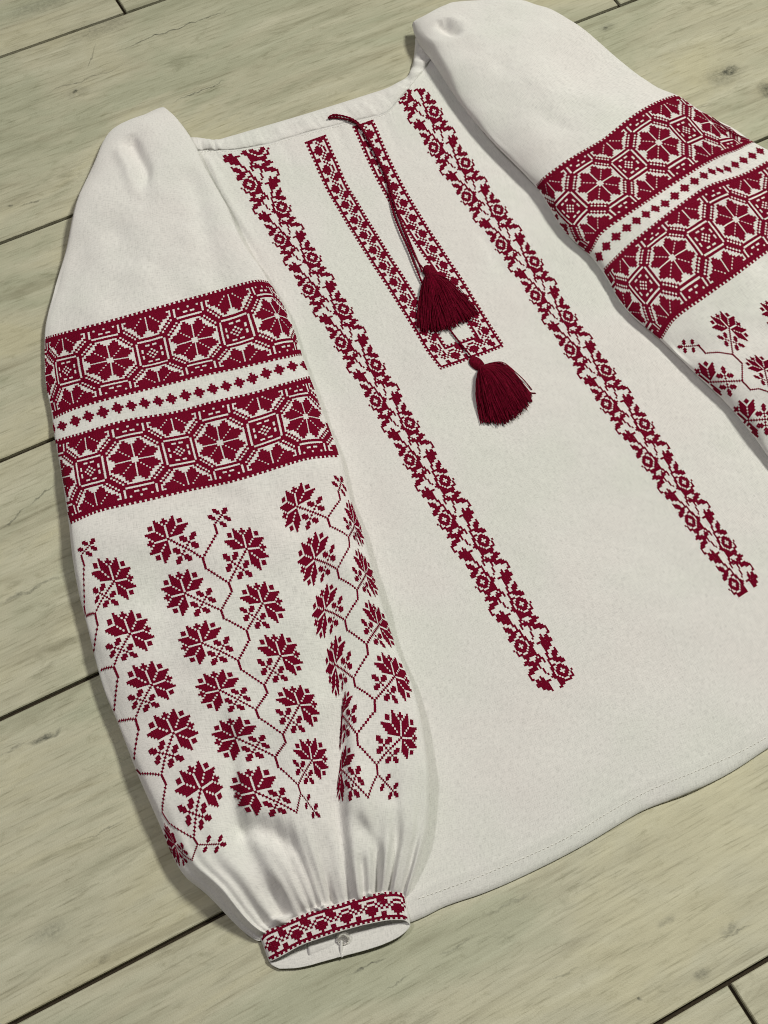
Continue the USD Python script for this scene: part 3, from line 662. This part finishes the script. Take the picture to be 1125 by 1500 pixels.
wB = vine_warp([(335, 220), (385, 380), (435, 527), (487, 665), (535, 805), (592, 965)], [(437, 277), (490, 430), (540, 578), (592, 722), (650, 862), (712, 1025)],
               [(513, 350), (565, 490), (617, 650), (672, 795), (717, 945)], [(565, 250), (612, 410), (665, 565), (720, 710), (757, 872)], S_, O_, .6, [((8, -10), (475, 190)), ((13, -17), (492, 150)), ((17, 121), (763, 1020))])
sew(column(range(6), range(5), 0, 4), wB, drape1, sleeve_a)
wC = vine_warp([(715, 125), (767, 280), (797, 430), (828, 592), (848, 740), (845, 900)], [(803, 160), (832, 310), (855, 460), (880, 630), (890, 795), (922, 980)],
               [(865, 215), (890, 370), (918, 530), (942, 695), (948, 885)], [(882, 180), (915, 325), (953, 475), (1000, 625), (1020, 805)], S_, O_, .6, [((8, -10), (838, 92)), ((13, -17), (842, 55)), ((17, 121), (995, 960)), ((-20, 76), (842, 750)), ((-20, 100), (837, 910)), ((28, 0), (900, 190)), ((28, 24), (938, 340)), ((28, 48), (985, 490))])
sew(column(range(6), range(5), 0, 4), wC, drape1, sleeve_a)
wA = vine_warp([None] * 5 + [(355, 1120)], [(88, 420), (112, 590), (175, 735), (235, 890), (318, 1025), (405, 1165)],
               [(120, 440), (175, 597), (238, 750), (315, 915), (410, 1100)], [(175, 345), (222, 500), (286, 650), (350, 792), (430, 957)], S_, O_, .6, [((8, -10), (82, 280)), ((13, -17), (103, 240)), ((17, 121), (482, 1118)), ((-12, 84), (285, 980))])
sew(column([5], range(5), 0, 4), wA, drape1, sleeve_a)
def frame(c, eu, ev):
    c, eu, ev = (np.array(x, float) for x in (c, eu, ev))
    return lambda q: c + q[:, :1] * eu + q[:, 1:] * ev
def zpx(x, y): return (940 + x / 5.77, 420 + y / 5.77)
def lone_rosette(c, eu, ev, su, n=12):
    g = G(); rosette(g, ('rosette', 0), 0, 0, su); stem(g, ('leaf_spray', 0), 0, 0, su, n)
    sew(g, frame(c, np.array(eu) / 5.77, np.array(ev) / 5.77), drape2, sleeve_b)
lone_rosette(zpx(740, 355), (9.65, -4.9), (12.15, 13.1), -1)
lone_rosette(zpx(585, 805), (7.8, -12.2), (14.2, 11.4), 1)
lone_rosette(zpx(905, 1130), (10, -13.2), (13, 11.8), 1)
lone_rosette(zpx(1040, 705), (9.1, -3.7), (12.8, 11.7), -1)
lone_rosette((1141, 462), (9.6, -4.9), (12.0, 12.8), -1)
gh = G()
for i in range(-2, 8): gh.put(('leaf_spray', 0), i, i)
sprig(gh, ('leaf_spray', 0), 0, 0, [(1, -1), (-1, 1), (-1, -1)]); sprig(gh, ('leaf_spray', 0), 4, 4, [(1, -1), (-1, 1)])
sew(gh, frame(zpx(362, 505), np.array((7.6, -9.2)) / 5.77, np.array((10.2, 8.0)) / 5.77), drape2, sleeve_b)
ms = []
for line, eu, ev in (([(480, 495), (540, 562)], (8, -9), (11, 11)), ([(540, 562), (650, 555), (770, 574)], (8, -9), (11, 9)), ([(770, 574), (850, 650)], (8, -9), (11, 11)), ([(850, 650), (850, 797)], (8, -8), (10, 12)),
                     ([(850, 797), (920, 872)], (8, -9), (11, 11)), ([(920, 872), (990, 862), (1075, 890)], (8, -9), (11, 9)), ([(1085, 890), (1150, 950)], (8, -9), (11, 11))):
    p = np.array([zpx(*q) for q in line]); seg = np.r_[0, np.cumsum(np.hypot(*np.diff(p, axis=0).T))]
    for d in np.arange(0, seg[-1] + .1, 2.9):
        m = stitches([(0, 0)], frame([np.interp(d, seg, p[:, 0]), np.interp(d, seg, p[:, 1])], np.array(eu) / 5.77, np.array(ev) / 5.77), drape2)
        if m is not None: ms.append(m)
o = 0; V_, F_ = [], []
for v_, f_ in ms: V_.append(v_); F_.append(f_ + o); o += len(v_)
obj('vine_stem', (np.vstack(V_), np.vstack(F_)), red_m, sleeve_b)

# -- floral borders of the front
def rose_cells():
    out = []
    for u in range(-8, 9):
        for v in range(-6, 10):
            r = math.hypot(u, v)
            if r < 1.1: continue
            if r < 3.3: out.append((u, v)); continue
            t = (math.atan2(v, u) - math.radians(128) + math.pi) % (2 * math.pi) - math.pi
            if abs(t) > 2.15 or r < 4.3: continue
            ro = 4.8 + 2.2 * math.cos(t * .72) + .45 * math.cos(t * 8)
            if r <= ro: out.append((u, v))
    return out + [(-3, 3), (5, 1)]
def fill(shapes):
    """cells covered by leaves ('l', from, to, width), stems ('s', points, width) and discs ('d', centre, radius)"""
    out = set()
    for u in range(-10, 9):
        for v in range(-4, 40):
            p = np.array([u, v], float)
            for sh in shapes:
                if sh[0] == 'd':
                    if np.hypot(*(p - sh[1])) <= sh[2]: out.add((u, v))
                elif sh[0] == 'l':
                    A, B = np.array(sh[1], float), np.array(sh[2], float); d = B - A; n = np.hypot(*d)
                    t = (p - A) @ d / n / n; w = abs((p - A) @ np.array([-d[1], d[0]])) / n
                    if -.06 <= t <= 1.06 and w <= .35 + sh[3] / 2 * math.sqrt(max(0, 1 - (2 * t - 1) ** 2)) * (1.1 if t < .5 else 1): out.add((u, v))
                else:
                    for A, B in zip(sh[1][:-1], sh[1][1:]):
                        A, B = np.array(A, float), np.array(B, float); d = B - A
                        t = np.clip((p - A) @ d / (d @ d), 0, 1)
                        if np.hypot(*(p - A - t * d)) <= sh[2]: out.add((u, v))
    return sorted(out)
LEAF_A = fill([('l', (-1.8, 10.0), (4.0, 8.4), 2.0), ('l', (-1.8, 11.6), (4.2, 13.6), 2.0), ('l', (-2.2, 10.7), (-5.2, 8.4), 1.9), ('s', [(4, 13.4), (5, 14.9), (4.3, 17.3)], .62)])
STEM_A = fill([('s', [(-2.1, 10.9), (-3.4, 13.2), (-4.7, 17.3)], .56), ('s', [(-4.5, 5.2), (-6, 7.5), (-7.1, 10.9)], .62)])
BUD = fill([('d', (.3, 20.9), 2.75), ('l', (-.2, 19.6), (0, 16.6), 1.2), ('l', (2, 19.4), (2.8, 17.2), 1.2), ('l', (2, 21), (4.8, 20.3), 1.2), ('s', [(-4, 19.6), (-2.5, 20.2)], .6), ('l', (.2, 22), (-1.8, 24.6), 2.2)])
STEM_B = fill([('s', [(-1.8, 24), (-3.0, 27), (-3.9, 29.6), (-4.3, 32.5), (-5, 34.5)], .56), ('s', [(-3.8, 29.4), (-.8, 29)], .6)])
LEAF_B = fill([('l', (-.6, 28.4), (3.7, 25.3), 2.0), ('l', (-.9, 29.5), (4.4, 31.7), 2.0)])
def floral(v0, v1, kmax):
    g = G()
    for k in range(-1, kmax + 1):
        for side in (0, 1):
            base = 36 * k + (18 if side == 0 else 0)
            for name, cells in (('rose', rose_cells()), ('leaf_pair', LEAF_A), ('vine_stem', STEM_A), ('bud', BUD), ('vine_stem', STEM_B), ('leaf_pair', LEAF_B)):
                key = (name, 0) if name == 'vine_stem' else (name, (k, side, cells is LEAF_B))
                for u, v in cells:
                    uu, w = (u if side == 0 else -13 - u), v + base
                    if v0 <= w <= v1: g.put(key, uu, w)
    return g
LR = [(365.4, 270.6), (409.6, 350.4), (451.3, 424), (499, 501.6), (550.2, 587.5), (600, 673.6), (650.7, 761), (706.7, 852.4), (763, 946.5)]
RR = [(412.4, 303.3), (457.4, 377), (503.2, 452.6), (550.6, 534.4), (600.3, 619.5), (651.8, 704), (708.3, 792), (764, 884.4), (824, 982)]
wL = warp([(-13, 36 * k) for k in range(9)] + [(0, 36 * k + 18) for k in range(9)] + [(-9, -18.5), (4, -18)], LR + RR + [(346, 223), (389, 216)], 2.0)
gL = floral(-18, 36 * 8 + 26, 8)
for key in list(gL):
    gL[key] = {(u, v) for u, v in gL[key] if not (v > 313) and not (v > 311 and u > -3) and not (v > 304 and u < -12 and key[0] == 'rose')}
sew(gL, wL, body, front)
RL = [(635, 216), (683, 288), (733.4, 358.5), (784, 433), (834.5, 512), (888, 592), (948.5, 676.3), (1011, 763), (1075, 856)]
RRr = [(636, 163), (682, 238.5), (730, 307), (783, 383), (832, 463), (888, 542), (944.2, 621), (1002, 706.5), (1064.3, 794.8)]
wR0 = warp([(-13, 36 * k) for k in range(9)] + [(0, 36 * k + 18) for k in range(9)], RRr + RL, 2.0)
wR = wR0
gR = floral(-30, 36 * 8 + 26, 8)
for key in list(gR):
    gR[key] = {(u, v) for u, v in gR[key] if v <= 312 and (v > -19 + (u + 6) * -0.55)}
sew(gR, wR, body, front)

# -- placket border, a U round the opening
PLK = ["##.#.###", "##..####", "...#.##.", "....#...", "..##.#..", ".####.#.", "#####.#.", ".####.#.", "..##.#..", "....#.##"]
def plk(u, v):
    """u 0..11 across from the outer edge, v along"""
    if u in (0, 11): return v % 2 == 0
    if u in (1, 10): return True
    return PLK[v % 10][u - 2] == '#'
def plk_key(u, v):
    r, c = v % 10, u - 2
    if 5 <= c <= 7 and r in (9, 0, 1, 2): return ('small_flower', ('i', v // 10))
    if 0 <= c <= 4 and r in (4, 5, 6, 7, 8): return ('small_flower', ('o', v // 10))
    return ('border_line', 0)
gP = G(); VT = 138
for v in range(0, VT + 1):
    for u in range(0, 38):
        w = VT - v
        ua, ur = u, 37 - u
        e = min(ua, ur)
        if w < 12 and (w <= e or e >= 12):
            if plk(w, u + 4): k = plk_key(w, u + 4); gP.put((k[0], ('b', k[1])), u, v)
        elif ua < 12:
            if v == 0 and 1 <= ua <= 10 or plk(ua, v): k = plk_key(ua, v); gP.put((k[0], ('l', k[1])), u, v)
        elif ur < 12:
            if v == 0 and 1 <= ur <= 10 or plk(ur, v): k = plk_key(ur, v); gP.put((k[0], ('r', k[1])), u, v)
FL = np.array([(465.5, 221.7), (477.9, 249.7), (490.4, 277.7), (504.7, 300.7), (517.8, 323.3), (531.6, 345.2), (545.2, 367.1), (559.7, 390.3), (575.4, 413.8), (590.3, 438), (605.3, 461.6), (620.3, 486.3), (634.8, 511.1)])
FR = np.array([(543, 196), (554, 222), (566, 248), (579, 273), (592.5, 297.2), (605.8, 319), (620.2, 342), (635.5, 364.7), (650.5, 388), (666.5, 411.3), (681.5, 435.5), (696.5, 460), (711.5, 484.2)])
sc = np.linspace(1.07, 1.0, 13)[:, None]; ax_ = np.array([.94, -.34])
uvP, pxP = [], []
for k in range(13):
    v = 10 * k + 6
    uvP += [(4, v), (12, v)]; pxP += [FL[k], FL[k] + ax_ * 20.5 * sc[k]]
    uvP += [(37, v), (25, v)]; pxP += [FR[k] + ax_ * 10.0 * sc[k], FR[k] - ax_ * 20.5 * sc[k]]
uvP += [(-.5, 138.5), (37.5, 138.5)]; pxP += [(645.5, 541.7), (740, 507.5)]
wP = warp(uvP, pxP, 1.0)
sew(gP, wP, body, front)

# -- cuff border
ctp, cbp = spline(cf_top, 400), spline(cf_bot, 400)
def wK(q):
    s = np.clip((q[:, 0] + 1.0) / 59.0, 0, 1)
    s = .5 - .5 * np.cos(np.pi * s) if False else s
    a = np.stack([np.interp(s, np.linspace(0, 1, 400), ctp[:, i]) for i in range(2)], 1)
    b = np.stack([np.interp(s, np.linspace(0, 1, 400), cbp[:, i]) for i in range(2)], 1)
    t = np.clip((q[:, 1] + .9) / 12.4, 0.012, .985)[:, None]
    return a * (1 - t) + b * t
gK = G()
for v in range(0, 57):
    for u in range(12):
        if plk(11 - u, v + 3): k = plk_key(11 - u, v + 3); gK.put(k, v, u)
sew(gK, wK, cuff_drape, cuff)

# ------------------------------------------------------------------ ties, tassels, button
def tube(P, r, sides=6):
    P = np.asarray(P, float); n = len(P); r = np.broadcast_to(r, n)
    t = np.gradient(P, axis=0); t /= np.maximum(np.linalg.norm(t, axis=1, keepdims=True), 1e-9)
    ref = np.array([0, 0, 1.0]); s = np.cross(t, ref); s /= np.maximum(np.linalg.norm(s, axis=1, keepdims=True), 1e-6); u = np.cross(s, t)
    a = np.arange(sides) * 2 * np.pi / sides
    V = P[:, None] + r[:, None, None] * (np.cos(a)[None, :, None] * s[:, None] + np.sin(a)[None, :, None] * u[:, None])
    V = V.reshape(-1, 3); F = grid_faces(n, sides, True)
    c0, c1 = len(V), len(V) + 1
    V = np.vstack([V, P[0], P[-1]]); i = np.arange(sides)
    F = np.vstack([F, np.stack([np.full(sides, c0), np.roll(i, -1), i], 1), np.stack([np.full(sides, c1), i + (n - 1) * sides, np.roll(i, -1) + (n - 1) * sides], 1)])
    return V, F[:, ::-1]
def join(ms):
    V, F, o = [], [], 0
    for v, f in ms:
        V.append(v); F.append(f + o); o += len(v)
    return np.vstack(V), np.vstack(F)
def cord(pxs, zs, r, n=120, strands=2, pitch=.006):
    c = spline(np.c_[np.array(pxs, float), np.array(zs, float)], n)
    b = body(c[:, :2])[0][:, 2]; b = np.where(np.isnan(b), .008, b)
    P = at(c[:, :2], b + c[:, 2] * 1e-3)
    s = np.r_[0, np.cumsum(np.linalg.norm(np.diff(P, axis=0), axis=1))]
    t = np.gradient(P, axis=0); t /= np.linalg.norm(t, axis=1, keepdims=True)
    sd = np.cross(t, [0, 0, 1.0]); sd /= np.linalg.norm(sd, axis=1, keepdims=True); up = np.cross(sd, t)
    out = []
    for k in range(strands):
        a = s / pitch * 2 * np.pi + k * 2 * np.pi / strands
        out.append(tube(P + (np.cos(a)[:, None] * sd + np.sin(a)[:, None] * up) * r * .55, r * .62, 6))
    return join(out)
tie = obj('tie_cord', join([
    cord([(480.5, 172.5), (486, 169.5), (497, 169.5), (510, 172), (522, 178), (532, 190), (541, 205), (552, 228), (563, 250), (572, 275), (578, 300), (586, 322), (596, 345), (606, 369), (618, 398)], [3, 4.2, 4.2, 3.5, 3, 2.4, 2.2, 2.2, 2.2, 2.2, 2.4, 2.8, 3, 3.2, 4], .00085, 260),
    cord([(480.5, 173), (488, 172), (500, 173), (514, 177), (526, 184), (537, 200), (548, 222), (559, 246), (567, 268), (571, 290), (577, 315), (587, 340), (598, 364), (608, 390), (619, 416), (634, 448), (650, 470), (662, 487), (676, 505), (690, 522)], [2.2, 3, 3, 2.5, 2.2, 2, 2, 2, 2, 2.2, 2.5, 3, 3.2, 3, 2.4, 2, 2, 2, 2, 3], .00085, 320),
    cord([(480.5, 172.5), (490, 168), (503, 170), (518, 177), (531, 191), (543, 212), (556, 238), (567, 262), (574, 288), (583, 315), (592, 340), (603, 366), (613, 385), (624, 397)], [3, 5, 5, 4, 3.6, 3.2, 3, 3, 3.2, 3.4, 3.4, 3.6, 4.0, 4.6], .0008, 260)]),
    tassel_m, blouse, smooth=True)
def tassel(neck, left, right, bottom, n, z0, bulge, head, seed, strays):
    g = np.random.default_rng(seed)
    Ls, Rs, Bs = spline(left, 60), spline(right, 60), spline(bottom, 200)
    ms = []
    sp = np.linspace(0, 1, 14)
    for i in range(n):
        a = g.uniform(0.0, 1.0); lay = g.uniform(0, 1)
        e = Bs[int(a * 199)]
        j = sp * 59
        Lp = np.stack([np.interp(j, np.arange(60), Ls[:, k]) for k in range(2)], 1); Rp = np.stack([np.interp(j, np.arange(60), Rs[:, k]) for k in range(2)], 1)
        P = Lp * (1 - a) + Rp * a
        P = P + (e - P[-1]) * (sp ** 1.6)[:, None]
        P[-1] += 0
        ln = g.uniform(.84, 1.03)
        P = P[0] + (P - P[0]) * ln
        cen = (Lp[0] + Rp[0]) / 2
        P = cen + (P - cen) * np.r_[np.linspace(.35, 1, 4), np.ones(10)][:, None]
        P += g.normal(0, 1.3, (1, 2)) * (sp ** 1)[:, None] + np.cumsum(g.normal(0, .36, (14, 2)), 0) + g.normal(0, 1.6, (1, 2)) * np.sin(np.pi * sp)[:, None] * (sp < .99)[:, None]
        b = body(P)[0][:, 2]; b = np.where(np.isnan(b), .008, b)
        dome = np.sqrt(max(0.04, 1 - (2 * a - 1) ** 2))
        z = b + .0006 + (z0 * (1 - sp) + bulge * lay * dome * (.55 + .9 * np.sin(np.pi * np.clip(sp * .8 + .1, 0, 1))) * (1 - .35 * sp)) * 1e-3
        ms.append(tube(at(P, z), np.full(14, .00027) * g.uniform(.7, 1.3), 4))
    for line in strays:
        P = spline(line, 16); b = body(P)[0][:, 2]; b = np.where(np.isnan(b), .008, b)
        ms.append(tube(at(P, b + np.linspace(5, .8, 16) * 1e-3), .00045, 5))
    t = path_for('tassel', blouse)
    usdkit.mesh(stage, t, join(ms), tassel_m, smooth=True)
    # the wound head
    hp = np.array(head, float); A, B = at([hp[0, :2], hp[1, :2]], np.array([.0075 + z0 * .5e-3 + .002] * 2))
    ax = (B - A); ln = np.linalg.norm(ax); ax /= ln
    s = np.cross(ax, [0, 0, 1.0]); s /= np.linalg.norm(s); u = np.cross(s, ax)
    rr = hp[0, 2] * 1e-3
    coils = []
    tt = np.linspace(0, 1, 420); prof = rr * np.sqrt(np.clip(1 - (2 * tt * .93 + .0 - .93) ** 2, .05, 1)) * (1 - .18 * tt)
    ang = tt * 2 * np.pi * 15
    P = A + ax * (tt * ln)[:, None] + (np.cos(ang)[:, None] * s + np.sin(ang)[:, None] * u * .9) * prof[:, None]
    coils.append(tube(P, .0006, 5))
    q = np.linspace(0, 1, 18); pr = rr * np.sqrt(np.clip(1 - (2 * q * .93 - .93) ** 2, .05, 1)) * (1 - .18 * q)
    coils.append(tube(A + ax * (q * ln)[:, None], pr * .97, 16))
    obj('tassel_head', join(coils), tassel_m, t, smooth=True)
    return t
tassel((628, 396), [(624, 400), (620.5, 414), (616.5, 436), (614, 450), (612, 466)], [(634, 398), (644, 405), (659, 415), (673, 430), (688, 446), (699, 459)],
       [(612, 478), (622, 483), (636, 483), (648, 481), (662, 479), (672, 472), (682, 470), (692, 464), (700, 457)], 950, 4.0, 10, [(624, 391, 4.6), (636, 410, 4.6)], 5,
       [[(620, 430), (615, 455), (613, 480)], [(618, 425), (613, 450), (617, 488)], [(640, 420), (655, 450), (668, 478)]])
tassel((700, 542), [(699, 541), (699.5, 555), (699, 575), (701, 595), (704, 614)], [(711, 534), (730, 532), (748, 543), (762, 558), (776, 578)],
       [(705, 617), (716, 618), (730, 617.5), (742, 616), (752, 611), (762, 602), (770, 596), (776, 588), (778, 580)], 950, 4.0, 10, [(690, 526, 4.9), (708, 541, 4.9)], 9,
       [[(714, 535), (732, 530), (756, 546), (779, 571)], [(714, 536), (736, 534), (762, 556), (776, 575), (785, 576)], [(716, 536), (738, 537), (764, 560), (779, 579)], [(700, 560), (699, 590), (703.5, 616)], [(702, 560), (705, 595), (710, 617)]])
# the thread button inside the cuff and its slit
c = at([(503, 1374)], .0075)[0]
nrm = CP - c; nrm /= np.linalg.norm(nrm); nrm = nrm * .5 + np.array([-.25, -.45, .35]); nrm /= np.linalg.norm(nrm)
e1 = np.cross(nrm, [0, 0, 1.0]); e1 /= np.linalg.norm(e1); e2_ = np.cross(nrm, e1)
profb = [(0, .0004), (.0020, .0004), (.0026, .0008), (.0036, .0014), (.0043, .0012), (.0046, .0006), (.0046, -.0002), (.0042, -.0008), (0, -.0008)]
aa = np.arange(40) * 2 * np.pi / 40
bvv = np.array([[c + e1 * r_ * math.cos(t) + e2_ * r_ * math.sin(t) + nrm * h_ for t in aa] for r_, h_ in profb])
obj('button', (bvv.reshape(-1, 3), grid_faces(len(profb), 40, True)), button_m, cuff, smooth=40)
sl = at(spline([(500.5, 1378), (499.5, 1388), (500, 1398), (501.5, 1402)], 12), np.linspace(.008, .0035, 12))
obj('slit_edge', tube(sl, .0008, 6), cloth_m, cuff, smooth=True, uv=np.zeros((74, 2)))
